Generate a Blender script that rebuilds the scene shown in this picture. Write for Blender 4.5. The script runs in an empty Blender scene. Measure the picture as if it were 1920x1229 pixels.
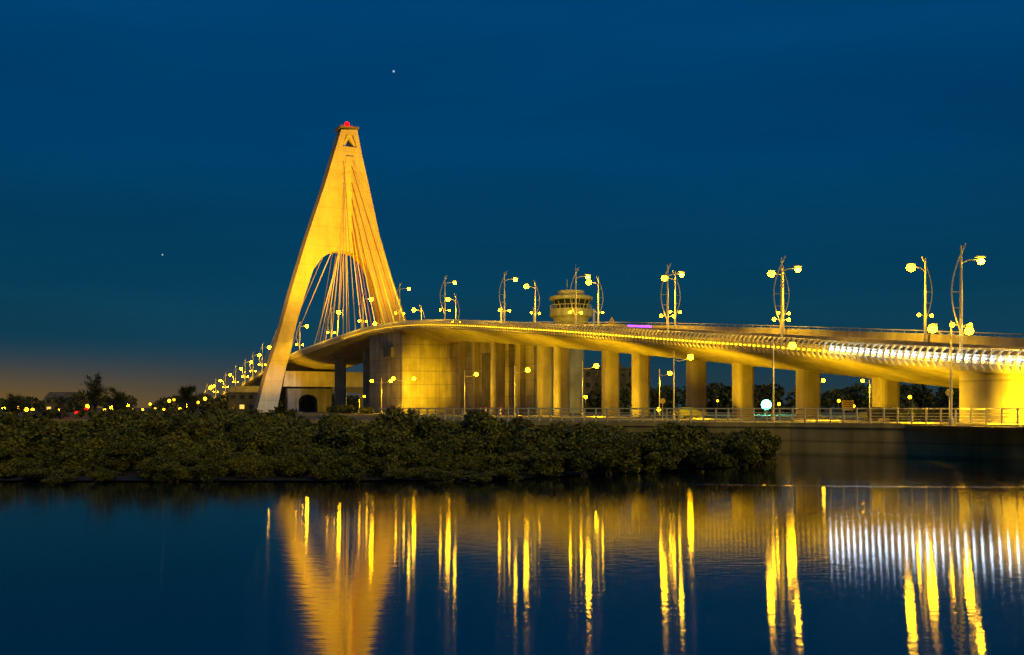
import bpy, math, random
import numpy as np
from mathutils import Vector, Matrix
from mathutils.geometry import tessellate_polygon
random.seed(7); rng=np.random.default_rng(7)
S=bpy.context.scene
COL=S.collection
YEL=(1.0,0.565,0.006)

# ------------------------------------------------------------ materials
def newmat(name):
    m=bpy.data.materials.new(name); m.use_nodes=True
    nt=m.node_tree; return m,nt,nt.nodes["Principled BSDF"]
def plain(name,c,rough=.6,metal=0,var=.25,scale=3.0):
    m,nt,b=newmat(name)
    n=nt.nodes.new("ShaderNodeTexNoise"); n.inputs["Scale"].default_value=scale; n.inputs["Detail"].default_value=6
    g=nt.nodes.new("ShaderNodeNewGeometry"); nt.links.new(g.outputs["Position"],n.inputs["Vector"])
    mr=nt.nodes.new("ShaderNodeMapRange"); mr.inputs[1].default_value=.3; mr.inputs[2].default_value=.7
    mr.inputs[3].default_value=1-var; mr.inputs[4].default_value=1+var
    nt.links.new(n.outputs["Fac"],mr.inputs[0])
    mx=nt.nodes.new("ShaderNodeVectorMath"); mx.operation='SCALE'; mx.inputs[0].default_value=c
    nt.links.new(mr.outputs[0],mx.inputs["Scale"]); nt.links.new(mx.outputs[0],b.inputs["Base Color"])
    b.inputs["Roughness"].default_value=rough; b.inputs["Metallic"].default_value=metal
    return m
def concrete(name,c,seam=0.0,streak=.45,hs=0.0,sd=.7):
    m,nt,b=newmat(name); N=nt.nodes.new; L=nt.links.new
    g=N("ShaderNodeNewGeometry")
    mp=N("ShaderNodeMapping"); mp.inputs["Scale"].default_value=(.9,.9,.07); L(g.outputs["Position"],mp.inputs[0])
    n1=N("ShaderNodeTexNoise"); n1.inputs["Scale"].default_value=1.0; n1.inputs["Detail"].default_value=7; L(mp.outputs[0],n1.inputs["Vector"])
    n2=N("ShaderNodeTexNoise"); n2.inputs["Scale"].default_value=.35; n2.inputs["Detail"].default_value=8; L(g.outputs["Position"],n2.inputs["Vector"])
    a=N("ShaderNodeMath"); a.operation='MULTIPLY'; L(n1.outputs["Fac"],a.inputs[0]); L(n2.outputs["Fac"],a.inputs[1])
    mr=N("ShaderNodeMapRange"); mr.inputs[1].default_value=.12; mr.inputs[2].default_value=.38; mr.inputs[3].default_value=1-streak; mr.inputs[4].default_value=1.12
    L(a.outputs[0],mr.inputs[0]); fac=mr.outputs[0]
    sp=N("ShaderNodeSeparateXYZ"); L(g.outputs["Position"],sp.inputs[0])
    def seamnode(out,step,fac):
        d=N("ShaderNodeMath"); d.operation='DIVIDE'; L(out,d.inputs[0]); d.inputs[1].default_value=step
        f=N("ShaderNodeMath"); f.operation='FRACT'; L(d.outputs[0],f.inputs[0])
        gt=N("ShaderNodeMath"); gt.operation='GREATER_THAN'; L(f.outputs[0],gt.inputs[0]); gt.inputs[1].default_value=.2/step
        m2=N("ShaderNodeMapRange"); m2.inputs[3].default_value=sd; m2.inputs[4].default_value=1; L(gt.outputs[0],m2.inputs[0])
        fl=N("ShaderNodeMath"); fl.operation='FLOOR'; L(d.outputs[0],fl.inputs[0])
        wn=N("ShaderNodeTexWhiteNoise"); wn.noise_dimensions='1D'; L(fl.outputs[0],wn.inputs["W"])
        m4=N("ShaderNodeMapRange"); m4.inputs[3].default_value=.90; m4.inputs[4].default_value=1.06; L(wn.outputs["Value"],m4.inputs[0])
        m5=N("ShaderNodeMath"); m5.operation='MULTIPLY'; L(m4.outputs[0],m5.inputs[0]); L(m2.outputs[0],m5.inputs[1])
        m3=N("ShaderNodeMath"); m3.operation='MULTIPLY'; L(fac,m3.inputs[0]); L(m5.outputs[0],m3.inputs[1]); return m3.outputs[0]
    if seam: fac=seamnode(sp.outputs[2],seam,fac)
    if hs: fac=seamnode(sp.outputs[0],hs,fac)
    mx=N("ShaderNodeVectorMath"); mx.operation='SCALE'; mx.inputs[0].default_value=c; L(fac,mx.inputs["Scale"])
    L(mx.outputs[0],b.inputs["Base Color"]); b.inputs["Roughness"].default_value=.85
    bp=N("ShaderNodeBump"); bp.inputs["Strength"].default_value=.15; bp.inputs["Distance"].default_value=.05; L(n2.outputs["Fac"],bp.inputs["Height"]); L(bp.outputs[0],b.inputs["Normal"])
    return m
def emit(name,c,s):
    m,nt,b=newmat(name); b.inputs["Base Color"].default_value=(*c,1)
    b.inputs["Emission Color"].default_value=(*c,1); b.inputs["Emission Strength"].default_value=s
    return m
def foliage(name,c1,c2):
    m,nt,b=newmat(name); N=nt.nodes.new; L=nt.links.new
    g=N("ShaderNodeNewGeometry")
    n=N("ShaderNodeTexNoise"); n.inputs["Scale"].default_value=.5; n.inputs["Detail"].default_value=4; L(g.outputs["Position"],n.inputs["Vector"])
    r=N("ShaderNodeMath"); r.operation='MULTIPLY_ADD'; L(g.outputs["Random Per Island"],r.inputs[0]); r.inputs[1].default_value=.4; L(n.outputs["Fac"],r.inputs[2])
    cr=N("ShaderNodeValToRGB"); cr.color_ramp.elements[0].position=.45; cr.color_ramp.elements[0].color=(*c1,1)
    cr.color_ramp.elements[1].position=.95; cr.color_ramp.elements[1].color=(*c2,1)
    L(r.outputs[0],cr.inputs[0]); L(cr.outputs[0],b.inputs["Base Color"]); b.inputs["Roughness"].default_value=.6
    return m
M_conc=concrete("bridge_concrete",(.46,.40,.25),streak=.36)
M_pyl=concrete("pylon_concrete",(.47,.39,.21),seam=6.1,streak=.12,sd=.8)
M_wall=concrete("panel_concrete",(.43,.38,.24),seam=3.1,hs=4.3,streak=.42)
M_quay=concrete("quay_stone",(.36,.30,.14),seam=1.05,streak=.5)
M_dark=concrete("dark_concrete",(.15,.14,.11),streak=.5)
M_steel=plain("painted_steel",(.66,.61,.42),.45,.15,.1)
M_dsteel=plain("dark_steel",(.10,.095,.085),.5,.4,.2)
M_white=plain("white_paint",(.75,.74,.7),.5,0,.08)
M_asph=plain("asphalt",(.05,.05,.052),.85,0,.3,2)
M_land=plain("ground_earth",(.10,.09,.06),.95,0,.4,.3)
M_mud=plain("mud",(.022,.02,.014),.8,0,.4,1.5)
M_leaf=foliage("mangrove_leaves",(.028,.040,.006),(.21,.21,.022))
M_leaf2=foliage("tree_leaves",(.02,.03,.01),(.08,.10,.02))
M_bark=plain("bark",(.06,.045,.03),.9,0,.4,6)
M_cable=plain("cable_sheath",(.78,.60,.16),.5,0,.1)
M_cable_brown_shaded=plain("cable_sheath_brown_shaded",(.26,.09,.02),.6,0,.1)  # red-brown sheath, the stays' shadow side darkened into its colour
M_glass=plain("dark_glass",(.02,.03,.03),.1,0,.1)
BC=(1,.50,.0015)
M_bulb=emit("sodium_bulb",BC,130)
M_bulb_s=emit("sodium_bulb_small",BC,110)
M_bulb_n=emit("sodium_bulb_dim",(1,.52,.006),100)
M_far=emit("far_sodium",(1,.42,.005),18)
M_red=emit("red_beacon",(1,.0002,.0008),9)
M_redd=emit("red_far",(1,.004,.002),6)
M_ledw=emit("led_white",(.42,.64,1),52)
M_ledy=emit("led_yellow",(1,.54,.006),9.0)
M_purple=emit("trail_purple",(.16,.015,1),14)  # glow colour of the vehicle light trails on the deck
M_cyan=emit("led_cyan",(.12,1,.55),22)
M_win=emit("lit_window",(1,.55,.1),1.3)
M_yellow=plain("yellow_sign_paint",(.75,.5,.03),.5,0,.05)
M_redp=plain("red_paint",(.5,.03,.02),.5,0,.05)
M_rubber=plain("rubber",(.02,.02,.02),.8,0,.1)
M_carp=plain("car_paint",(.05,.05,.06),.25,.4,.05)

# ------------------------------------------------------------ mesh builder
class MB:
    def __init__(s): s.v=[]; s.f=[]; s.mi=[]; s.cur=0
    def add(s,vs,fs):
        o=len(s.v); s.v+= [tuple(v) for v in vs]
        for f in fs: s.f.append(tuple(i+o for i in f)); s.mi.append(s.cur)
    def box(s,c,sz,rz=0.0):
        hx,hy,hz=sz[0]/2,sz[1]/2,sz[2]/2; ca,sa=math.cos(rz),math.sin(rz); vs=[]
        for z in(-hz,hz):
            for x,y in((-hx,-hy),(hx,-hy),(hx,hy),(-hx,hy)):
                vs.append((c[0]+x*ca-y*sa,c[1]+x*sa+y*ca,c[2]+z))
        s.add(vs,[(3,2,1,0),(4,5,6,7),(0,1,5,4),(1,2,6,5),(2,3,7,6),(3,0,4,7)])
    def tube(s,pts,r,n=6,cap=True):
        pts=[Vector(p) for p in pts]; rs=r if isinstance(r,(list,tuple)) else [r]*len(pts)
        o=len(s.v); 
        for i,p in enumerate(pts):
            t=(pts[min(i+1,len(pts)-1)]-pts[max(i-1,0)]).normalized()
            a=Vector((0,0,1)) if abs(t.z)<.9 else Vector((0,1,0))
            x=t.cross(a).normalized(); y=t.cross(x)
            for k in range(n):
                an=2*math.pi*k/n; s.v.append(tuple(p+(x*math.cos(an)+y*math.sin(an))*rs[i]))
        for i in range(len(pts)-1):
            for k in range(n):
                a=o+i*n+k;b=o+i*n+(k+1)%n; s.f.append((a,b,b+n,a+n)); s.mi.append(s.cur)
        if cap:
            s.f.append(tuple(o+k for k in range(n))[::-1]); s.mi.append(s.cur)
            e=o+(len(pts)-1)*n; s.f.append(tuple(e+k for k in range(n))); s.mi.append(s.cur)
    def lathe(s,prof,c=(0,0,0),n=24,sc=(1,1)):
        o=len(s.v)
        for r,z in prof:
            for k in range(n):
                a=2*math.pi*k/n; s.v.append((c[0]+r*sc[0]*math.cos(a),c[1]+r*sc[1]*math.sin(a),c[2]+z))
        for i in range(len(prof)-1):
            for k in range(n):
                a=o+i*n+k;b=o+i*n+(k+1)%n; s.f.append((a,b,b+n,a+n)); s.mi.append(s.cur)
        s.f.append(tuple(o+k for k in range(n))[::-1]); s.mi.append(s.cur)
        e=o+(len(prof)-1)*n; s.f.append(tuple(e+k for k in range(n))); s.mi.append(s.cur)
    def ball(s,c,r,n=8,sz=1.0):
        prof=[(max(.01,r*math.sin(math.pi*i/n)),-r*sz*math.cos(math.pi*i/n)) for i in range(n+1)]
        s.lathe(prof,c,10)
    def prism(s,loops,fn,t0,t1):
        tri=tessellate_polygon([[Vector((p[0],p[1],0)) for p in l] for l in loops])
        flat=[p for l in loops for p in l]; n=len(flat)
        vs=[fn(p[0],p[1],t0) for p in flat]+[fn(p[0],p[1],t1) for p in flat]
        fs=[tuple(t) for t in tri]+[tuple(i+n for i in t)[::-1] for t in tri]
        o=0
        for l in loops:
            m=len(l)
            for i in range(m):
                a=o+i;b=o+(i+1)%m; fs.append((a,b,b+n,a+n))
            o+=m
        s.add(vs,fs)
    def obj(s,name,mats,parent=None,smooth=False,fixn=True):
        me=bpy.data.meshes.new(name); me.from_pydata(s.v,[],s.f); 
        for m in (mats if isinstance(mats,(list,tuple)) else [mats]): me.materials.append(m)
        me.polygons.foreach_set("material_index",s.mi)
        if smooth: me.polygons.foreach_set("use_smooth",[True]*len(me.polygons))
        me.update()
        if fixn:
            import bmesh
            bm=bmesh.new(); bm.from_mesh(me); bmesh.ops.recalc_face_normals(bm,faces=bm.faces); bm.to_mesh(me); bm.free()
        ob=bpy.data.objects.new(name,me); COL.objects.link(ob)
        if parent: attach(ob,parent)
        return ob
def attach(ch,par):
    ch.parent=par
    if par.get("world_coords",0): ch.matrix_parent_inverse=Matrix.Translation(-Vector(par["wl"]))
def empty(name,loc,world=True):
    e=bpy.data.objects.new(name,None); e.location=loc; COL.objects.link(e); e.empty_display_size=.5
    if world: e["world_coords"]=1; e["wl"]=tuple(loc)
    return e
def thing(o,label,cat,group=None):
    o["label"]=label; o["category"]=cat
    if group: o["group"]=group
    return o
def copy_thing(src,loc,rz=0,sc=1.0):
    n=src.copy(); COL.objects.link(n); n.location=loc; n.rotation_euler=(0,0,rz)
    n.scale=(sc,sc,sc) if not isinstance(sc,tuple) else sc
    for c in list(src.children):
        k=c.copy(); COL.objects.link(k); k.parent=n
    return n
def light(kind,loc,energy,col=YEL,target=None,angle=90,blend=.6,radius=.4,name="lamp_light"):
    d=bpy.data.lights.new(name,kind); d.energy=energy; d.color=col; d.shadow_soft_size=radius
    o=bpy.data.objects.new(name,d); o.location=loc; COL.objects.link(o)
    if kind=='SPOT':
        d.spot_size=math.radians(angle); d.spot_blend=blend
    if target is not None:
        o.rotation_euler=(Vector(target)-Vector(loc)).to_track_quat('-Z','Y').to_euler()
    return o

# ------------------------------------------------------------ bridge alignment (facing edge of the deck, rail-top height)
CP=[(66,43,7.6),(70,44,7.9),(88,38,9.4),(111,29.5,11.95),(134,20,14.5),(155,10,17.0),(178,-1.5,19.6),(201,-13.5,22.0),(222,-24,23.6),(245,-36,24.1),
    (272,-50,23.1),(305,-68,20.9),(350,-88,18.0),(450,-125,14.6),(600,-185,9.6),(740,-240,4.2)]
CY=np.array([c[0] for c in CP],float); CX=np.array([c[1] for c in CP],float); CZ=np.array([c[2] for c in CP],float)
def herm(y,V):
    i=int(np.clip(np.searchsorted(CY,y)-1,0,len(CY)-2))
    def sl(k):
        if k==0: return (V[1]-V[0])/(CY[1]-CY[0])
        if k==len(CY)-1: return (V[-1]-V[-2])/(CY[-1]-CY[-2])
        return (V[k+1]-V[k-1])/(CY[k+1]-CY[k-1])
    h=CY[i+1]-CY[i]; t=(y-CY[i])/h
    return (2*t**3-3*t*t+1)*V[i]+(t**3-2*t*t+t)*h*sl(i)+(-2*t**3+3*t*t)*V[i+1]+(t**3-t*t)*h*sl(i+1)
def nx(y): return herm(y,CX)
def nz(y): return herm(y,CZ)
def tang(y):
    d=(nx(y+3)-nx(y-3))/6; n=math.hypot(d,1); return d/n,1/n
def sup(y): return .055*float(np.clip((230-y)/90,0,1))
def BP(y,o,h):
    tx,ty=tang(y); return Vector((nx(y)+ty*o, y-tx*o, nz(y)-1.3+sup(y)*o+h))
W=24.0
STA=[69+3*i for i in range(95)]+[355+8*i for i in range(48)]
bridge=empty("cable_stayed_bridge",(-20,200,2.6))
thing(bridge,"floodlit concrete cable-stayed road bridge with A-shaped pylon","bridge")
def sweep(mb,sec,stas,closed=True):
    o=len(mb.v); n=len(sec)
    for y in stas:
        for a,h in sec: mb.v.append(tuple(BP(y,a,h)))
    for i in range(len(stas)-1):
        for k in range(n if closed else n-1):
            a=o+i*n+k;b=o+i*n+(k+1)%n; mb.f.append((a,b,b+n,a+n)); mb.mi.append(mb.cur)
    if closed:
        mb.f.append(tuple(o+k for k in range(n))[::-1]); mb.mi.append(mb.cur)
        e=o+(len(stas)-1)*n; mb.f.append(tuple(e+k for k in range(n))); mb.mi.append(mb.cur)
mb=MB(); sweep(mb,[(0,0),(W,0),(W,-.6),(16.5,-3.2),(8,-3.2),(0,-.6)],STA); mb.obj("deck",M_conc,bridge)
mb=MB(); sweep(mb,[(.8,.02),(W-.8,.02)],STA,False); mb.obj("road_surface",M_asph,bridge,fixn=False)
mb=MB(); sweep(mb,[(-.12,.12),(-.003,.12),(-.003,-.62),(-.12,-.62)],STA); mb.obj("fascia",M_conc,bridge)
mb=MB()
arc=[(-.12,-.45),(-.42,-.15),(-.58,.3),(-.5,.75),(-.25,1.12),(.05,1.3)]
y=69.0
while y<330:
    mb.tube([BP(y,a,h) for a,h in arc],.11,4); 
    tx,ty=tang(y); y+=.9*ty
def ribsweep(a,h,r,st): mb.tube([BP(y,a,h) for y in st],r,5)
ribsweep(.05,1.3,.08,STA); ribsweep(-.53,.68,.05,STA); ribsweep(-.5,.1,.04,STA)
mb.cur=1; sweep(mb,[(.12,0),(.3,0),(.3,.85),(.12,.85)],STA)
mb.obj("parapet",[M_steel,M_conc],bridge)
mb=MB(); sweep(mb,[(W-.4,0),(W,0),(W,1.0),(W-.3,1.0)],STA)
mb.tube([BP(y,W-.2,1.35) for y in STA],.07,5)
y=69.0
while y<330: mb.tube([BP(y,W-.2,1.0),BP(y,W-.2,1.35)],.04,4); y+=1.8
mb.obj("parapet",M_conc,bridge)
mb=MB(); sweep(mb,[(11.7,0),(12.3,0),(12.15,.85),(11.85,.85)],STA); mb.obj("median_barrier",M_conc,bridge)
def ledrow(name,y0,y1,ln,h0,h1,mat,off=0.0,step=.9):
    mb=MB(); y=y0+off
    while y<y1:
        tx,ty=tang(y)
        a=[BP(y,-.06,h0),BP(y+ln,-.06,h0),BP(y+ln,-.06,h1),BP(y,-.06,h1)]
        b=[BP(y,.02,h0),BP(y+ln,.02,h0),BP(y+ln,.02,h1),BP(y,.02,h1)]
        mb.add(a+b,[(0,1,2,3),(7,6,5,4),(0,4,5,1),(1,5,6,2),(2,6,7,3),(3,7,4,0)])
        y+=step*ty
    mb.cur=1; mb.tube([BP(y,-.02,h0-.03) for y in np.linspace(y0,y1,30)],.05,4)
    mb.obj(name,[mat,M_dsteel],bridge)
ledrow("led_panel",69.2,102,.36,.40,.58,M_ledw)
ledrow("led_strip",69.2,262,.40,.14,.28,M_ledy)
mb=MB(); sweep(mb,[(11.9,.95),(12.1,.95),(12.1,1.15),(11.9,1.15)],[152+2*i for i in range(4)]); mb.obj("purple_trail_strip",M_purple,bridge)  # added glowing strip in place of purple vehicle light trails
def rrect(w,d,r=.5,n=4):
    pts=[]
    for cx,cy,a0 in((w/2-r,d/2-r,0),(-w/2+r,d/2-r,90),(-w/2+r,-d/2+r,180),(w/2-r,-d/2+r,270)):
        for i in range(n+1):
            a=math.radians(a0+90*i/n); pts.append((cx+r*math.cos(a),cy+r*math.sin(a)))
    return pts
for st in (103,115,127,136.7,149.5,157.5,172,177.5,194.5):
    c=BP(st,8.2,-3.15); mb=MB(); tx,ty=tang(st)
    fn=lambda u,v,t:(c.x+u*ty+v*tx, c.y-u*tx+v*ty, t)
    mb.prism([rrect(2.8,2.0,.7)],fn,2.5,c.z+.4)
    mb.obj("column",M_conc,bridge)
for st in (262,283):
    for off in (7,17):
        c=BP(st,off,-3.1); mb=MB(); mb.prism([rrect(3,3,.6)],lambda u,v,t:(c.x+u,c.y+v,t),2.5,c.z+.3); mb.obj("column",M_conc,bridge)
def block(name,y0,y1,o0,o1,mat,par=bridge,n=8):
    mb=MB(); ys=np.linspace(y0,y1,n)
    def soff(o): return -.6-2.6*min(1,max(0,o)/8) if o<=8 else (-3.2 if o<16.5 else -3.2+2.6*(o-16.5)/7.5)
    offs=sorted(set([o0,o1]+[o for o in (8,16.5) if o0<o<o1]))
    rows=[]
    for y in ys:
        top=[BP(y,o,soff(o)-.003) for o in offs]
        bot=[Vector((p.x,p.y,2.5)) for p in top]
        rows.append(top+bot[::-1])
    m=len(rows[0]); fs=[]
    for i in range(n-1):
        for k in range(m):
            a=i*m+k;b=i*m+(k+1)%m; fs.append((a,b,b+m,a+m))
    fs.append(tuple(range(m))); fs.append(tuple((n-1)*m+k for k in range(m))[::-1])
    mb.add([p for r in rows for p in r],fs); return mb.obj(name,mat,par)
block("pier_wall",226,246,.9,23,M_wall)
block("side_wall",186,225.99,11.3,19,M_wall)
block("abutment",60.5+6,86,.5,23.4,M_wall,n=6)
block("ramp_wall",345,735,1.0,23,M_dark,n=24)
for st in (190,198,209,216):
    mb=MB(); c=BP(st,10.9,-3.25); tx,ty=tang(st)
    mb.box((c.x,c.y,(c.z+2.5)/2),(1.2,1.3,c.z-2.5),math.atan2(ty,tx)); mb.obj("pilaster",M_conc,bridge)
mb=MB(); c=BP(203.5,11.2,0); tx,ty=tang(202); mb.box((c.x,c.y,9.0),(6.5,.5,12.7),math.atan2(ty,tx)); mb.obj("recess_shade_slab",M_dark,bridge)  # dark slab standing in for the shade of a wall opening
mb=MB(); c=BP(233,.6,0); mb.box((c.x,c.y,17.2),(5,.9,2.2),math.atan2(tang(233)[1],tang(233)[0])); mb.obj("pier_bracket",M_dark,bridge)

# ------------------------------------------------------------ pylon
U=Vector((.888,.46,0)).normalized(); NN=Vector((U.y,-U.x,0)); O=Vector((-71,303.5,0))
if NN.y>0: NN=-NN
def PF(u,v,t): p=O+U*u-NN*t; return (p.x,p.y,v)
outer=[(-8.6,0),(-7.9,2.3),(-4.7,14.6),(-1.4,24.5),(3.2,41.2),(7.7,56.4),(13.7,74.6),(18.9,92.3),(24.2,93),(25.8,85),(27.8,76.9),(31.7,60),(35.9,46.5),(40.9,32.8),(46,18),(51,0),
       (37.0,0),(34.8,15),(32.6,31.5),(29.9,42.7),(28.4,47.4),(26.6,50.7),(23.8,53.1),(19.6,54.0),(15.9,53.3),(12.8,51.3),(9.9,47.3),(7.3,39.5),(4.4,29.5),(2.7,21.3),(.6,13.9),(-2.2,0)]
hole=[(19.4,87.2),(24.1,87.2),(22.9,91.2),(20.6,91.2)]
mb=MB(); mb.prism([outer,hole],PF,0,5.0); pyl=mb.obj("pylon",M_pyl,bridge)
pyl["label"]="tall tapering A-shaped concrete pylon lit orange-yellow"
def sub(o): 
    o.parent=pyl; o.matrix_parent_inverse=Matrix.Identity(4)
mb=MB(); mb.prism([[(18.2,57),(23.2,57),(22.9,84),(20.4,84)]],PF,-.5,-.003); o=mb.obj("anchor_panel",M_pyl); sub(o)
mb=MB()
mb.prism([[(19.4,87.25),(20.2,87.25),(21.75,90.4),(23.3,87.25),(24.1,87.25),(22.4,91.15),(21.1,91.15)]],PF,.5,4); o=mb.obj("head_brace",M_pyl); sub(o)
mb=MB(); mb.prism([[(18.4,92.9),(24.7,93.2),(24.7,93.8),(18.4,93.6)]],PF,-.4,5.4); o=mb.obj("top_cap",M_dark); sub(o)
bc=Vector(PF(21.6,94.9,2.5)); mb=MB(); mb.ball(bc,.8); mb.cur=1; mb.tube([bc-Vector((0,0,1.5)),bc-Vector((0,0,.7))],.5)
for dx in (-1.6,1.6): mb.tube([Vector(PF(21.6+dx,93.6,2.5)),Vector(PF(21.6+dx,95.0,2.5))],.1,4)
o=mb.obj("beacon_light",[M_red,M_dark]); sub(o)
light('POINT',bc-NN*-3+Vector((0,0,.5)),3500,col=(1,.01,.01),name="beacon_glow")
mb=MB(); mb.prism([[(.5,10.6),(34.6,10.6),(34.2,15.4),(1.2,15.4)]],PF,.6,4.4); o=mb.obj("cross_beam",M_conc); sub(o)
ar=[(2+0,2.5),(16,2.5),(16,10.0),(2,10.0)]
ah=[(5.5,2.6),(11.5,2.6)]+[(8.5+3*math.cos(math.radians(a)),6.0+2.2*math.sin(math.radians(a))) for a in range(0,181,20)]
mb=MB(); mb.prism([ar,ah],PF,1,4); o=mb.obj("arched_wall",M_dark); sub(o)
mb=MB(); mb.prism([[(16.2,8.8),(34.5,8.8),(34.5,10.4),(16.2,10.4)]],PF,1,4); o=mb.obj("lower_beam",M_dark); sub(o)
for uu in (19.5,26.5):
    mb=MB(); mb.prism([[(uu,2.5),(uu+1.6,2.5),(uu+1.6,8.79),(uu,8.79)]],PF,1.2,3.8); o=mb.obj("support_post",M_conc); sub(o)
def cable(p,q,m,r=.12):
    mb=MB(); mb.tube([p,q],r,6); o=mb.obj("stay_cable",m); sub(o)
for i in range(8):
    st=291-4.8*i; zt=58+3.4*i
    cable(PF(19.6,zt,-.5),BP(st,1.6,.2),M_cable,.14)
for i in range(11):
    st=303-3.4*i; zt=57.5+2.6*i
    cable(PF(22.2,zt,-.5),BP(st,22.6,.2),M_cable_brown_shaded if i%2 else M_cable,.14)
for i in range(5):
    st=322+16*i; zt=60+5*i
    for off,uu in ((1.6,19.8),(22.6,22)):
        cable(PF(uu,zt,5.0),BP(st,off,.2),M_cable,.12)

# ------------------------------------------------------------ bridge lamps
def lamp_template(name,bulbmat,br):
    e=empty(name,(0,0,0),False)
    mb=MB(); mb.lathe([(.24,0),(.24,.5),(.16,.55),(.12,6),(.08,10.3)],n=8)
    mb.tube([(0,0,8.7),(.8,0,9.05),(2.0,0,9.15)],.06,5)
    mb.tube([(-.95,0,3.45),(-.5,0,3.3),(0,0,3.1),(.5,0,3.3),(.95,0,3.45)],.045,5)
    o=mb.obj("pole",M_steel); o.parent=e
    mb=MB(); pts=[]
    for i in range(13):
        t=i/12; pts.append((-1.05*math.sin(math.pi*min(1,t*1.12))+ (0.5*max(0,t-.86)/.14),0,2.6+7.9*t))
    mb.tube(pts,.07,5)
    mb.tube([(-1.0,0,6.2),(0,0,6.2)],.03,4); mb.tube([(-.8,0,4.8),(0,0,4.8)],.03,4)
    o=mb.obj("bow",M_steel); o.parent=e
    mb=MB(); mb.box((2.2,0,9.42),(.95,.34,.14)); o=mb.obj("lamp_housing",M_steel); o.parent=e
    mb=MB(); mb.ball((2.25,0,9.0),br,8,.85)
    o=mb.obj("lamp_bulb",bulbmat); o.parent=e
    for s in(-1,1):
        mb=MB(); mb.ball((s*1.0,0,3.3),.19); o=mb.obj("small_lamp_bulb",M_bulb_s); o.parent=e
    return e
Lb=lamp_template("street_lamp",M_bulb,.52); Ln=lamp_template("street_lamp",M_bulb_n,.30)
def drop(t):
    for c in list(t.children): bpy.data.objects.remove(c)
    bpy.data.objects.remove(t)
near_st=[86,110.5,133,156,179,203,227,250,274,300,330,362,395,430,470,515,565,620]
far_st=[112,136,160,182,205,243,264,290,320,352,385,420]
for st in near_st:
    p=BP(st,.7,0); tx,ty=tang(st)
    n=copy_thing(Ln if st<240 else Lb,p,math.atan2(-tx,ty),1.0 if st<310 else 1.12)
    thing(n,"bow-shaped steel street lamp along the bridge parapet","street lamp","street lamps on the bridge deck")
    if st<310: q=BP(st,3.0,8.3); light('SPOT',q,6500,target=q+Vector((-.3,.4,-4)),angle=125,radius=.25)
    else:
        q=BP(st,-3.0,7.5); light('SPOT',q,16000,target=BP(st,0,-3),angle=140,radius=.25)  # added fill outside the parapet, aimed back at the ramp fascia
for st in far_st:
    p=BP(st,W-.9,0); tx,ty=tang(st)
    n=copy_thing(Lb,p,math.atan2(-tx,ty)+math.pi)
    thing(n,"bow-shaped steel street lamp along the bridge parapet","street lamp","street lamps on the bridge deck")
    if st<300: q=BP(st,W-3.2,8.2); light('SPOT',q,9500,target=q+Vector((0,.3,-4)),angle=135,radius=.25)
drop(Lb); drop(Ln)

# ------------------------------------------------------------ promenade lamps
def prom_template(double):
    e=empty("street_lamp",(0,0,0),False); mb=MB()
    mb.lathe([(.18,0),(.18,.6),(.1,.65),(.06,8.2)],n=8)
    sides=(1,-1) if double else (1,)
    for s in sides:
        mb.tube([(0,0,7.2),(s*.6,0,7.0),(s*1.3,0,7.15),(s*2.0,0,7.5)],.045,5)
    mb.obj("pole",M_steel).parent=e
    for s in sides:
        mb=MB(); mb.box((s*2.1,0,7.8),(.7,.3,.12)); mb.obj("lamp_housing",M_steel).parent=e
        mb=MB(); mb.ball((s*2.15,0,7.46),.34,8,.85); mb.obj("lamp_bulb",M_bulb).parent=e
    return e
T1=prom_template(False); T2=prom_template(True)
for (x,y,d,rz) in ((34.2,76.6,1,.5),(25.5,96,0,.3),(19.4,118,0,.2),(10.2,143,0,.2),(.4,158,0,.1),(-8.6,178,0,.1),(-22.6,205,1,.2),(-29.5,222,1,0)):
    n=copy_thing(T2 if d else T1,(x,y,2.6),rz)
    thing(n,"slim steel promenade lamp "+("with two curved arms" if d else "with one curved arm"),"street lamp","promenade street lamps")
    q=Vector((x+2*math.cos(rz),y+2*math.sin(rz),9.7)); light('SPOT',q,8500,target=q+Vector((0,0,-4)),angle=120,blend=.5,radius=.25)
for (x,y,z,s) in ((47,150,0,.75),(25.8,172,0,1.0),(60,165,0,.8),(-36,232,0,.55),(72,190,0,.8)):
    n=copy_thing(T1,(x,y,2.6),random.random()*3,s); thing(n,"steel street lamp on the road behind the bridge","street lamp","street lamps behind the bridge")
    light('SPOT',(x,y-1,2.6+7*s),3500,target=(x,y-1,0),angle=140,radius=.3)
drop(T1); drop(T2)
for st,e in ((88,7500),(100,9500),(122,13000),(146,15500),(170,15500),(195,11500)):
    p=BP(st,-5,0); p.z=3.0; q=BP(st+3,9,-3.0); light('SPOT',p,e,target=q,angle=110,blend=.8,radius=.6,name="bridge_fill_spot")  # added upward fill for soffit and columns, no fixture, cones miss the water
p=BP(210,-1,0); p.z=4; light('SPOT',p,46000,target=BP(226,5,-13),angle=56,blend=1,radius=1,name="bridge_fill_spot")  # added fill spot on the pier wall, no fixture
p=BP(80,-6,0); p.z=3.2; light('SPOT',p,24000,target=BP(76,1,-3),angle=115,blend=.8,radius=.5,name="bridge_fill_spot")  # this spot and the next are added fill on the abutment
p=BP(70,-6,0); p.z=3.2; light('SPOT',p,18000,target=BP(70,1,-3),angle=115,blend=.8,radius=.5,name="bridge_fill_spot")
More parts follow.
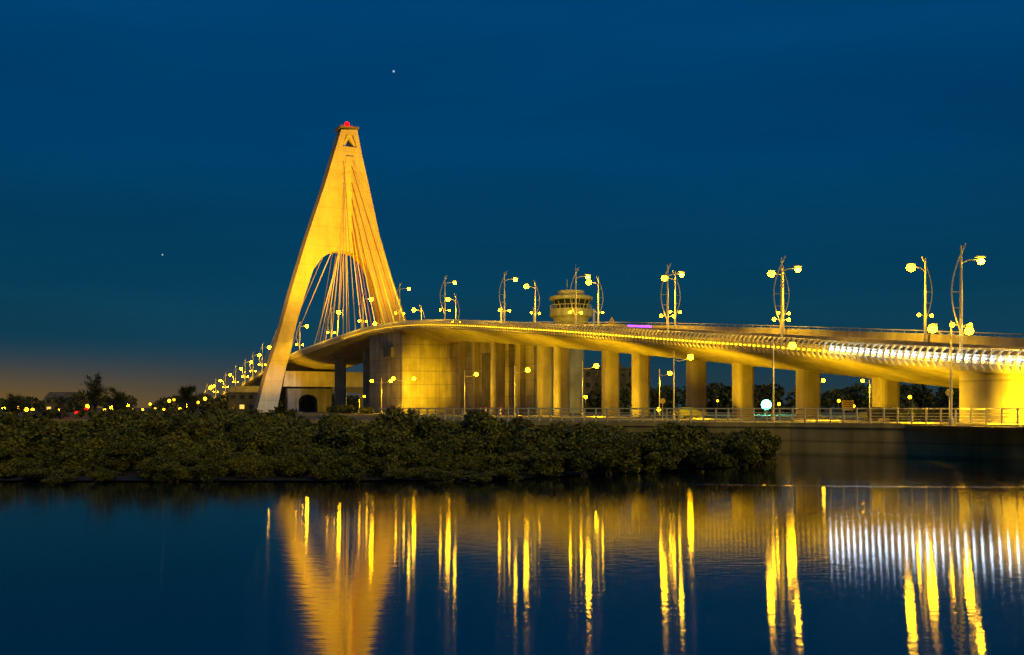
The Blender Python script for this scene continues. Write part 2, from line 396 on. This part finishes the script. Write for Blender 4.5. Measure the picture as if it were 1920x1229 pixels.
for (x,y,z,u,v,e,a,r) in ((-30,262,26,26,60,370000,60,6),(-36,255,30,21,84,310000,28,6),(-66,264,27,6,52,230000,50,5),(-80,275,5,-1,20,45000,50,1),(-46,284,24,20,46,32000,70,1)):  # last entry is an added fill spot for the stay cables
    light('SPOT',(x,y,z),e,target=PF(u,v,0),angle=a,blend=.8,radius=r,col=(1,.485,.004),name="pylon_floodlight")
light('SPOT',(-60,285,4),9000,target=PF(-3,6,0),angle=60,col=(.5,.6,1),name="pylon_floodlight")
light('SPOT',(-50,290,5),13000,target=PF(14,12,0),angle=80,name="pylon_floodlight")

# ------------------------------------------------------------ land, water
Q=[(9000,20),(300,30),(60,66),(39,74),(24,85),(1,93),(-14,103),(-40,110),(-400,118),(-9000,150)]
me=MB(); poly=Q+[(-9000,9000),(9000,9000)]
tri=tessellate_polygon([[Vector((p[0],p[1],0)) for p in poly]])
me.add([(p[0],p[1],2.6) for p in poly],[tuple(t) for t in tri]); g=me.obj("ground",M_land); g["kind"]="structure"
def quayY(x):
    xs=[q[0] for q in Q][::-1]; ys=[q[1] for q in Q][::-1]; return float(np.interp(x,xs,ys))
mb=MB()
for i in range(1,8):
    a=Vector((*Q[i],0)); b=Vector((*Q[i+1],0)); d=(b-a).normalized(); n=Vector((-d.y,d.x,0)); 
    if n.y>0:n=-n
    for (t0,t1,z0,z1) in ((.0,-.4,-1,2.35),(.12,-.5,2.35,2.72)):
        vs=[a+n*t0,b+n*t0,b+n*t1,a+n*t1]
        mb.add([(v.x,v.y,z0) for v in vs]+[(v.x,v.y,z1) for v in vs],[(0,1,2,3),(4,5,6,7),(0,1,5,4),(1,2,6,5),(2,3,7,6),(3,0,4,7)])
thing(mb.obj("quay_wall",M_quay),"dark stone quay wall with concrete coping above water","wall")
mb=MB(); ys=list(range(70,330,6)); 
for i,y in enumerate(ys):
    a=BP(y,-9,0);b=BP(y,-1.5,0); mb.v+=[(a.x,a.y,2.604),(b.x,b.y,2.604)]
    if i: k=2*i; mb.f.append((k-2,k-1,k+1,k)); mb.mi.append(0)
o=mb.obj("road",M_asph,fixn=False); o["kind"]="structure"
mb=MB()
for i in range(len(ys)-1):
    a=BP(ys[i],-1.4,0); b=BP(ys[i+1],-1.4,0); mb.box(((a.x+b.x)/2,(a.y+b.y)/2,2.67),(.2,(b-a).length,.14),math.atan2(b.y-a.y,b.x-a.x)-math.pi/2)
o=mb.obj("kerb",M_conc); o["kind"]="structure"
# water
m,nt,b=newmat("river_water"); N=nt.nodes.new; L=nt.links.new
b.inputs["Base Color"].default_value=(.001,.008,.016,1); b.inputs["IOR"].default_value=2.0
gq=N("ShaderNodeNewGeometry"); mp=N("ShaderNodeMapping"); mp.inputs["Scale"].default_value=(.8,2.2,1); L(gq.outputs["Position"],mp.inputs[0])
n1=N("ShaderNodeTexNoise"); n1.inputs["Scale"].default_value=1.9; n1.inputs["Detail"].default_value=3; L(mp.outputs[0],n1.inputs["Vector"])
mp2=N("ShaderNodeMapping"); mp2.inputs["Scale"].default_value=(.03,.11,1); L(gq.outputs["Position"],mp2.inputs[0])
n2=N("ShaderNodeTexNoise"); n2.inputs["Scale"].default_value=1; n2.inputs["Detail"].default_value=4; L(mp2.outputs[0],n2.inputs["Vector"])
mr=N("ShaderNodeMapRange"); mr.inputs[1].default_value=.35; mr.inputs[2].default_value=.7; mr.inputs[3].default_value=.040; mr.inputs[4].default_value=.058; L(n2.outputs["Fac"],mr.inputs[0])
sx=N("ShaderNodeSeparateXYZ"); L(gq.outputs["Position"],sx.inputs[0])
wy=N("ShaderNodeMath"); wy.operation='MULTIPLY_ADD'; L(n2.outputs["Fac"],wy.inputs[0]); wy.inputs[1].default_value=9.0; L(sx.outputs[1],wy.inputs[2])
w1=N("ShaderNodeMath"); w1.operation='SUBTRACT'; L(wy.outputs[0],w1.inputs[0]); w1.inputs[1].default_value=55.0
w2=N("ShaderNodeMath"); w2.operation='ABSOLUTE'; L(w1.outputs[0],w2.inputs[0])
w3=N("ShaderNodeMapRange"); w3.inputs[1].default_value=.1; w3.inputs[2].default_value=.7; w3.inputs[3].default_value=.11; w3.inputs[4].default_value=0; L(w2.outputs[0],w3.inputs[0])
w4=N("ShaderNodeMapRange"); w4.inputs[1].default_value=3; w4.inputs[2].default_value=12; L(sx.outputs[0],w4.inputs[0])
w5=N("ShaderNodeMath"); w5.operation='MULTIPLY_ADD'; L(w3.outputs[0],w5.inputs[0]); L(w4.outputs[0],w5.inputs[1]); L(mr.outputs[0],w5.inputs[2])
L(w5.outputs[0],b.inputs["Roughness"])
b.inputs["Anisotropic"].default_value=1.0
tg=N("ShaderNodeCombineXYZ"); tg.inputs[1].default_value=1.0; L(tg.outputs[0],b.inputs["Tangent"])
bp=N("ShaderNodeBump"); bp.inputs["Strength"].default_value=.22; bp.inputs["Distance"].default_value=.016; L(n1.outputs["Fac"],bp.inputs["Height"]); L(bp.outputs[0],b.inputs["Normal"])
mb=MB(); mb.add([(-9000,-400,0),(9000,-400,0),(9000,9000,0),(-9000,9000,0)],[(0,1,2,3)]); o=mb.obj("water",m,fixn=False); o["kind"]="structure"
mudp=[(-120,53.5),(-10,53.3),(-.5,54.2),(6,60),(15,66),(17.5,70),(18,77),(21,84.9),(0,92.5),(-15,102),(-40,108),(-120,111)]
mb=MB(); tri=tessellate_polygon([[Vector((p[0],p[1],0)) for p in mudp]])
mb.add([(p[0],p[1],.06) for p in mudp],[tuple(t) for t in tri]); o=mb.obj("mud_flat",M_mud); o["kind"]="structure"

# ------------------------------------------------------------ fence
fen=empty("promenade_fence",(20,86,2.7)); thing(fen,"low metal railing fence on top of the quay wall","fence")
fp=[(58,67.4),(39,74.6),(24,85.6),(1,93.6),(-14,103.6)]
seg=[]
for i in range(4):
    a=Vector((*fp[i],0)); b=Vector((*fp[i+1],0)); seg.append((a,b,(b-a).length))
mb=MB()
for z,r in((3.92,.06),(3.55,.03),(3.3,.03),(3.05,.03),(2.86,.035)): mb.tube([(x,y,z) for x,y in fp],r,5)
mb.obj("rail",M_steel,fen)
d=0;tot=sum(s[2] for s in seg)
while d<tot:
    k=d; 
    for a,b,l in seg:
        if k<=l: break
        k-=l
    p=a.lerp(b,k/l); mb=MB(); mb.box((p.x,p.y,3.32),(.13,.13,1.2),math.atan2(b.y-a.y,b.x-a.x)); mb.box((p.x,p.y,3.95),(.18,.18,.07)); mb.obj("post",M_steel,fen); d+=1.1

# ------------------------------------------------------------ foliage
def leafmesh(name,blobs,nper,size,mats,stems=None,elong=1.6,up=0.0):
    P=[]
    for (cx,cy,cz,r) in blobs:
        n=int(nper*r*r)
        d=rng.normal(size=(n,3)); d/=np.linalg.norm(d,axis=1)[:,None]
        rad=r*(.55+.5*rng.random(n)**.6)
        P.append(np.array([cx,cy,cz])+d*rad[:,None]*np.array([1,1,.8]))
    P=np.concatenate(P); P=P[P[:,2]>.05]; n=len(P)
    a=rng.normal(size=(n,3)); a[:,2]+=up; a/=np.linalg.norm(a,axis=1)[:,None]
    b=np.cross(a,rng.normal(size=(n,3))); b/=np.linalg.norm(b,axis=1)[:,None]
    s=size*(.6+.8*rng.random(n))[:,None]
    quad=np.stack([P-a*s*elong/2,P+b*s/2,P+a*s*elong/2,P-b*s/2],1).reshape(-1,3)
    verts=[tuple(v) for v in quad.tolist()]; faces=[(4*i,4*i+1,4*i+2,4*i+3) for i in range(n)]
    mb=MB(); mb.v=verts; mb.f=faces; mb.mi=[0]*n
    if stems:
        mb.cur=1
        for st in stems: mb.tube(st,[.06]*(len(st)-1)+[.02],4,False)
    return mb.obj(name,mats,fixn=False)
tm=[]
for k in range(7):
    bl=[(0,0,1.6,1.05)]
    for i in range(9):
        a=random.random()*6.28; r=random.uniform(.5,1.6); bl.append((r*math.cos(a),r*math.sin(a),random.uniform(.5,2.6),random.uniform(.4,.8)))
    st=[[(random.uniform(-.4,.4),random.uniform(-.4,.4),-.1),(b[0]*.6,b[1]*.6,b[2]*.5),(b[0],b[1],b[2])] for b in bl[:7]]
    tm.append(leafmesh("mangrove_shrub",bl,560,.15,[M_leaf,M_bark],st))
XR=lambda y: float(np.interp(y,[53,59,64,68,76,84,90,103],[.0,6.5,14.5,17.8,19.0,20.5,5,-14]))
cnt=0; y=53.6
while y<106:
    step=1.75+ (y-53)*.055; x=XR(y)-random.uniform(0,1)
    while x>-.56*y-2:
        yy=y+random.uniform(-.6,.6)+(1.2*math.sin(x*.35)+.8*math.sin(x*.9+1) if y<57 else 0)
        if yy<quayY(x)-1.6:
            px=x/yy
            cap=3.15 if px<-.25 else (2.65 if px<.05 else 2.2)
            if px>.18: cap=2.0
            H=min(cap,(.0895*yy-4.1)+.35) if px<.1 else min(cap,1.0+(yy-58)*.22)
            H=max(.8,H)*random.choice([.6,.75,.95,1.0,1.08,1.25])*(1+.16*math.sin(x*.5+yy*.21))
            s=float(np.clip(H/2.4,.45,1.25))
            src=random.choice(tm); n=src.copy(); COL.objects.link(n); n.location=(x,yy,.0); n.rotation_euler=(0,0,random.random()*6.28)
            n.scale=(s*random.uniform(.9,1.3),s*random.uniform(.9,1.3),H/2.9)
            thing(n,"dense dark green mangrove shrub at the water's edge","mangrove shrub","mangrove shrubs along the bank"); cnt+=1
        x-=step*1.15*random.uniform(.8,1.2)
    y+=step*.95
for t in tm: bpy.data.objects.remove(t)
print("SHRUBS",cnt)
bl=[]
for i in range(260):
    x=random.uniform(-260,330); yy=random.uniform(330,420) if x>-130 else random.uniform(300,480)
    bl.append((x,yy,random.uniform(3.5,6.5),random.uniform(2.0,4.6)))
for i in range(110):
    bl.append((random.uniform(15,150),random.uniform(230,285),random.uniform(3,8.5),random.uniform(1.6,3.6)))
for i in range(60):
    x=random.uniform(-75,-30); bl.append((x,random.uniform(120,150),2.9,random.uniform(.5,1.1)))
o=leafmesh("tree_belt",bl,18,.8,[M_leaf2]); o["kind"]="stuff"; thing(o,"dark distant belt of trees on the horizon","trees")
def casuarina(x,y,h,w,label):
    e=empty("casuarina_tree",(x,y,2.6),False); thing(e,label,"tree")
    mb=MB(); mb.tube([(0,0,0),(.1,0,h*.4),(-.1,0,h*.95)],[.18,.12,.03],6)
    tips=[]
    for i in range(34):
        z=h*random.uniform(.2,.92); a=random.random()*6.28; l=w*(1.1-z/h*.75)*random.uniform(.6,1.1)
        q=Vector((l*math.cos(a),l*math.sin(a),z+l*.9)); p=Vector((0,0,z)); mb.tube([p,p.lerp(q,.5)+Vector((0,0,-.1)),q],[.05,.03,.01],4,False); tips.append((p,q))
    mb.obj("trunk",M_bark).parent=e
    mb=MB()
    for p,q in tips:
        for k in range(65):
            c=p.lerp(q,random.uniform(.25,1.08))+Vector([random.gauss(0,.14) for _ in range(3)])
            d=((q-p).normalized()+Vector([random.gauss(0,.5) for _ in range(3)])).normalized(); s=d.cross(Vector((random.random(),random.random(),.1))).normalized()*.03
            L1=random.uniform(.2,.5); mb.add([c-s,c+s,c+d*L1+s*.3,c+d*L1-s*.3],[(0,1,2,3)])
    mb.obj("crown",M_leaf2,fixn=False).parent=e
casuarina(-47.5,112,4.8,1.9,"feathery casuarina tree standing above the mangroves")
casuarina(-45.4,113,3.4,1.4,"feathery casuarina tree standing above the mangroves")
casuarina(-37.5,114,3.5,1.6,"small feathery casuarina tree near the ramp")
casuarina(-60,119,2.6,1.4,"small feathery casuarina tree near the bank")
e=empty("palm_tree",(-50.6,110.5,2.6),False); thing(e,"small palm tree with drooping fronds by the bank","palm tree")
mb=MB(); mb.tube([(0,0,0),(.1,0,1),(.05,0,2.1)],[.2,.15,.13],7); mb.obj("trunk",M_bark).parent=e
mb=MB()
for i in range(15):
    a=i*2.4; el=random.uniform(.1,1.2); pr=Vector((.05,0,2.1))
    for k in range(9):
        dz=math.sin(el-k*.22); dx=math.cos(el-k*.22); q=pr+Vector((math.cos(a)*dx,math.sin(a)*dx,dz))*.2
        mb.tube([pr,q],.018,3,False)
        sd=Vector((-math.sin(a),math.cos(a),0))
        for s in(-1,1):
            for w in (0,.5):
                c=pr.lerp(q,w); t=c+sd*s*.38*math.sin(math.pi*(k+1.3)/11)+(q-pr)*.9+Vector((0,0,-.12)); mb.add([c,c+(q-pr)*.3,t],[(0,1,2)])
        pr=q
mb.obj("crown",M_leaf2,fixn=False).parent=e
for (x,y,h,r) in ((40.5,98,1.3,1.6),(43,99,1.0,1.3),(-33,222,1.6,2.2),(-38,228,1.8,2.2),(-43,236,2.0,2.5)):
    bl=[(random.uniform(-r,r)*.6,random.uniform(-r,r)*.4,h*random.uniform(.4,.7),random.uniform(.4,.7)*h) for _ in range(7)]
    o=leafmesh("garden_shrub",bl,420,.13,[M_leaf2]); o.location=(x,y,2.6); thing(o,"rounded leafy green shrub lit by street lamps beside bridge","shrub")

# ------------------------------------------------------------ control tower
ct=empty("control_tower",(15,250,2.6),False); thing(ct,"round control tower with glazed cabin and flared gallery","tower")
def part(name,prof,mat,n=28):
    mb=MB(); mb.lathe(prof,n=n); o=mb.obj(name,mat); o.parent=ct; return o
part("shaft",[(3.3,0),(3.3,21.5),(4.6,24),(5.4,24.6),(5.4,26.3),(4.3,26.3)],M_conc)
part("window",[(4.0,26.32),(4.8,28.6)],M_glass)
part("roof",[(5.2,28.62),(5.5,28.8),(5.5,29.5),(4.2,29.9),(3.4,29.9),(3.4,31),(3.0,31)],M_conc)
mb=MB()
for k in range(16):
    a=k*math.pi/8; mb.tube([(4.08*math.cos(a),4.08*math.sin(a),26.3),(4.9*math.cos(a),4.9*math.sin(a),28.7)],.08,4)
mb.obj("window_frame",M_conc).parent=ct
mb=MB()
ring=[(5.3*math.cos(a*math.pi/16),5.3*math.sin(a*math.pi/16),27.3) for a in range(33)]; mb.tube(ring,.07,4)
for k in range(32): mb.tube([(ring[k][0],ring[k][1],26.3),ring[k]],.04,4)
mb.obj("railing",M_steel).parent=ct
mb=MB(); mb.tube([(1.2,0,31),(1.2,0,38)],[.1,.03],5); mb.tube([(-1,0,31),(-1,0,34)],.06,4); mb.obj("antenna",M_steel).parent=ct
light('SPOT',(5,225,26),13000,target=(15,250,29),angle=45,col=(1,.64,.01)); light('SPOT',(30,228,24),6000,target=(15,250,29),angle=45,col=(1,.64,.01))

# ------------------------------------------------------------ buildings behind
def building(x,y,w,d,h,rows,cols,label,lit=.3,rz=0,roof='flat'):
    e=empty("building",(x,y,2.6),False); e.rotation_euler=(0,0,rz); thing(e,label,"building")
    mb=MB(); mb.box((0,0,h/2),(w,d,h)); mb.obj("wall",M_dark).parent=e
    mb=MB()
    if roof=='flat': mb.box((0,0,h+.25),(w+.6,d+.6,.5)); mb.box((w*.2,0,h+1.2),(w*.2,d*.3,1.4))
    else: mb.add([(-w/2-.4,-d/2-.4,h),(w/2+.4,-d/2-.4,h),(w/2+.4,d/2+.4,h),(-w/2-.4,d/2+.4,h),(-w/2,0,h+2.2),(w/2,0,h+2.2)],[(0,1,5,4),(2,3,4,5),(0,4,3),(1,2,5)])
    mb.obj("roof",M_dark).parent=e
    for r in range(rows):
        for c in range(cols):
            X=-w/2+w*(c+.5)/cols; Z=h*(r+.5)/rows+.1; l=random.random()<lit
            mb=MB(); mb.box((X,-d/2-.03,Z),(w/cols*.5,.1,h/rows*.42)); mb.obj("window",M_win if l else M_glass).parent=e
building(28,300,18,10,13,4,7,"dark multi-storey block behind the bridge",-1)
building(-150,330,10,8,4.5,2,4,"low waterside house with a few lit windows",.15,.1,'gable')
building(-88,330,12,8,6.5,2,4,"small gabled house with lit windows",.1,0,'gable')
# ------------------------------------------------------------ distant lamps
pxs=[(8,768),(36,765),(50,772),(95,765),(110,774),(165,762),(222,772),(240,760),(250,771),(282,758),(290,766),(318,752),(327,750),(338,768),(352,760),(372,755),(268,774),(196,770),(308,768),(62,771),(385,748),(210,765),(395,728),(402,724),
     (1345,752),(1460,758),(1572,752),(1600,762),(1098,745),(1235,768),(1705,745)]
for i,(px,py) in enumerate(pxs):
    D=230+ (i*53)%190
    if px>1000: D=205+(i*7)%20
    x=(px-960)/1844*D; z=4+(765-py)/1844*D
    if z<3.2: z=3.4
    rr=D*random.uniform(1.8,3.8)/1844
    e=empty("street_lamp",(x,D,2.6),False); thing(e,"small distant sodium street lamp near the shore","street lamp","distant street lamps along the shore")
    mb=MB(); mb.tube([(0,0,0),(0,0,z-2.6+.1)],.08,5); mb.obj("pole",M_dsteel).parent=e
    mb=MB(); mb.ball((0,-.25,z-2.6),rr); mb.obj("lamp_bulb",M_far if i%7 else M_bulb_s).parent=e
for (x,y,z) in ((-62,140,3.3),(-61,141,3.9),(-60.6,139,3.1)):
    e=empty("warning_lamp",(x,y,2.6),False); thing(e,"red warning lamp on a short post","warning lamp","red warning lamps")
    mb=MB(); mb.tube([(0,0,0),(0,0,z-2.6)],.05,5); mb.obj("post",M_dsteel).parent=e
    mb=MB(); mb.ball((0,0,z-2.6),.22); mb.obj("lamp_bulb",M_redd).parent=e
light('POINT',(-61,137,3.6),120,col=(1,.03,.02))
e=empty("floodlight",(50.4,196,2.6),False); thing(e,"bright white-green floodlight on a short post","floodlight")
mb=MB(); mb.tube([(0,0,0),(0,0,1.4)],.08,6); mb.box((0,.1,1.9),(1.2,.2,.9)); mb.obj("post",M_dsteel).parent=e
mb=MB(); mb.ball((0,-1.05,2.0),1.0); mb.obj("lamp_bulb",M_cyan).parent=e
light('POINT',(50.2,193,4.8),6000,col=(.15,1,.6))
# ------------------------------------------------------------ signs
def round_sign(x,y,h,mat,label):
    e=empty("road_sign",(x,y,2.6),False); thing(e,label,"road sign")
    mb=MB(); mb.tube([(0,0,0),(0,0,h+.3)],.04,6); mb.obj("post",M_steel).parent=e
    mb=MB(); mb.prism([[(.32*math.cos(a*math.pi/12),.32*math.sin(a*math.pi/12)+h) for a in range(24)]],lambda u,v,t:(u,t,v),-.08,-.05); mb.obj("sign_plate",mat).parent=e
round_sign(17.6,115,2.2,M_yellow,"round yellow road sign on a steel post")
round_sign(34.9,78.5,2.6,M_dsteel,"round dark road sign seen from behind")
e=empty("warning_sign",BP(146,.5,0),False); thing(e,"triangular yellow warning sign on bridge parapet","road sign")
mb=MB(); mb.tube([(0,0,0),(0,0,2.2)],.05,6); mb.obj("post",M_steel).parent=e
mb=MB(); mb.prism([[(-.6,1.8),(.6,1.8),(0,2.85)],[(-.3,1.97),(.3,1.97),(0,2.5)]],lambda u,v,t:(u,t,v),-.1,-.06); mb.obj("sign_plate",M_yellow).parent=e
e=empty("notice_board",(43,126,2.6),False); thing(e,"framed yellow notice board on two posts","notice board")
mb=MB(); mb.tube([(-.7,0,0),(-.7,0,2.4)],.05); mb.tube([(.7,0,0),(.7,0,2.4)],.05); mb.obj("post",M_dsteel).parent=e
mb=MB(); mb.box((0,-.06,1.7),(1.5,.05,1.3)); mb.obj("board",M_yellow).parent=e
mb=MB(); 
for k in range(4): mb.box((0,-.1,1.3+k*.27),(1.1,.02,.1))
mb.obj("panel_lines",M_dsteel).parent=e
for (x,y) in ((-4.3,160),(-1.9,160),(-5.2,163)):
    e=empty("striped_bollard",(x,y,2.6),False); thing(e,"red and white striped traffic bollard by the road","bollard","striped bollards")
    mb=MB()
    for k in range(5): mb.cur=k%2; mb.lathe([(.14,k*.3),(.14,k*.3+.298)],n=8)
    mb.obj("post",[M_redp,M_white]).parent=e
for st,o_ in ((181,1.2),(170,1.4),(152,1.4)):
    p=BP(st,o_,0); e=empty("marker_post",p,False); thing(e,"slender white marker post on the bridge deck","post","marker posts on bridge")
    mb=MB(); mb.box((0,0,1.9),(.3,.3,3.8)); mb.box((0,0,3.85),(.38,.38,.1)); mb.obj("post",M_white).parent=e
def car(x,y,rz,label):
    e=empty("parked_car",(x,y,2.6),False); e.rotation_euler=(0,0,rz); thing(e,label,"car")
    prof=[(-2.2,.35),(2.2,.35),(2.25,.7),(2.0,.9),(1.1,1.0),(.5,1.42),(-.9,1.45),(-1.7,1.02),(-2.2,.95)]
    mb=MB(); mb.prism([prof],lambda u,v,t:(u,t*(1 if v<1.1 else .85),v),-.85,.85); mb.obj("body",M_carp).parent=e
    for s in(-1,1):
        mb=MB(); mb.prism([[(.9,1.03),(.45,1.36),(-.85,1.38),(-1.4,1.04)]],lambda u,v,t:(u,s*(t+(.86 if v<1.1 else .745)),v),-.02,.02); mb.obj("window",M_glass).parent=e
        for X in(-1.35,1.35):
            mb=MB(); mb.prism([[(X+.33*math.cos(a*math.pi/10),.33+.33*math.sin(a*math.pi/10)) for a in range(20)]],lambda u,v,t:(u,s*t,v),.68,.9); mb.obj("wheel",M_rubber).parent=e
        mb=MB(); mb.box((2.2,s*.6,.72),(.1,.3,.14)); mb.obj("headlight",M_white).parent=e
car(22.2,124,.25,"dark saloon car parked under the bridge"); car(38.2,101,.1,"dark saloon car parked beside a lit shrub")

# ------------------------------------------------------------ world
w=bpy.data.worlds.new("World"); S.world=w; w.use_nodes=True; nt=w.node_tree; N=nt.nodes.new; L=nt.links.new
bg=nt.nodes["Background"]; tc=N("ShaderNodeTexCoord"); sp=N("ShaderNodeSeparateXYZ"); L(tc.outputs["Generated"],sp.inputs[0])
cr=N("ShaderNodeValToRGB"); L(sp.outputs[2],cr.inputs[0]); R=cr.color_ramp
R.elements[0].position=0; R.elements[0].color=(.010,.038,.058,1); R.elements[1].position=1; R.elements[1].color=(.0,.030,.11,1)
for p,c in((.05,(.006,.043,.074)),(.13,(.0015,.047,.100)),(.25,(.0,.047,.138)),(.38,(.0,.049,.156))):
    e=R.elements.new(p); e.color=(*c,1)
ns=N("ShaderNodeTexNoise"); mp=N("ShaderNodeMapping"); mp.inputs["Scale"].default_value=(1.2,1.2,7); L(tc.outputs["Generated"],mp.inputs[0]); L(mp.outputs[0],ns.inputs["Vector"]); ns.inputs["Scale"].default_value=1.6; ns.inputs["Detail"].default_value=4
mr=N("ShaderNodeMapRange"); mr.inputs[1].default_value=.3; mr.inputs[2].default_value=.7; mr.inputs[3].default_value=.87; mr.inputs[4].default_value=1.13; L(ns.outputs["Fac"],mr.inputs[0])
sc=N("ShaderNodeVectorMath"); sc.operation='SCALE'; L(cr.outputs[0],sc.inputs[0]); L(mr.outputs[0],sc.inputs["Scale"])
g1=N("ShaderNodeMapRange"); g1.interpolation_type='SMOOTHERSTEP'; g1.inputs[1].default_value=-.03; g1.inputs[2].default_value=.075; g1.inputs[3].default_value=1; g1.inputs[4].default_value=0; L(sp.outputs[2],g1.inputs[0])
g2=N("ShaderNodeMapRange"); g2.inputs[1].default_value=-.5; g2.inputs[2].default_value=-.05; g2.inputs[3].default_value=1; g2.inputs[4].default_value=.08; L(sp.outputs[0],g2.inputs[0])
gm=N("ShaderNodeMath"); gm.operation='MULTIPLY'; L(g1.outputs[0],gm.inputs[0]); L(g2.outputs[0],gm.inputs[1])
gs=N("ShaderNodeVectorMath"); gs.operation='SCALE'; gs.inputs[0].default_value=(.20,.072,-.05); L(gm.outputs[0],gs.inputs["Scale"])
ad=N("ShaderNodeVectorMath"); ad.operation='ADD'; L(sc.outputs[0],ad.inputs[0]); L(gs.outputs[0],ad.inputs[1])
vo=N("ShaderNodeTexVoronoi"); vo.inputs["Scale"].default_value=17; L(tc.outputs["Generated"],vo.inputs["Vector"])
lt=N("ShaderNodeMath"); lt.operation='LESS_THAN'; L(vo.outputs["Distance"],lt.inputs[0]); lt.inputs[1].default_value=.02
ss=N("ShaderNodeVectorMath"); ss.operation='SCALE'; ss.inputs[0].default_value=(.35,.45,.5); L(lt.outputs[0],ss.inputs["Scale"])
a2=N("ShaderNodeVectorMath"); a2.operation='ADD'; L(ad.outputs[0],a2.inputs[0]); L(ss.outputs[0],a2.inputs[1])
L(a2.outputs[0],bg.inputs["Color"]); bg.inputs["Strength"].default_value=1.0
sl=bpy.data.lights.new("bank_fill_sun","SUN"); sl.energy=.95; sl.angle=math.radians(25); sl.color=(1,.70,.10)  # added warm fill from behind the camera for shrubs and quay wall
so=bpy.data.objects.new("bank_fill_sun",sl); COL.objects.link(so); so.rotation_euler=(math.radians(58),0,math.radians(30))

# ------------------------------------------------------------ camera
cd=bpy.data.cameras.new("camera"); cam=bpy.data.objects.new("camera",cd); COL.objects.link(cam)
cam.location=(0,0,4.0); cam.rotation_euler=(math.radians(90),0,0)
cd.sensor_width=36; cd.lens=1844/1920*36; cd.shift_y=(765-614.5)/1920; cd.clip_end=20000; cd.clip_start=.1
S.camera=cam
S.view_settings.view_transform='Standard'; S.view_settings.look='None'; S.view_settings.exposure=0
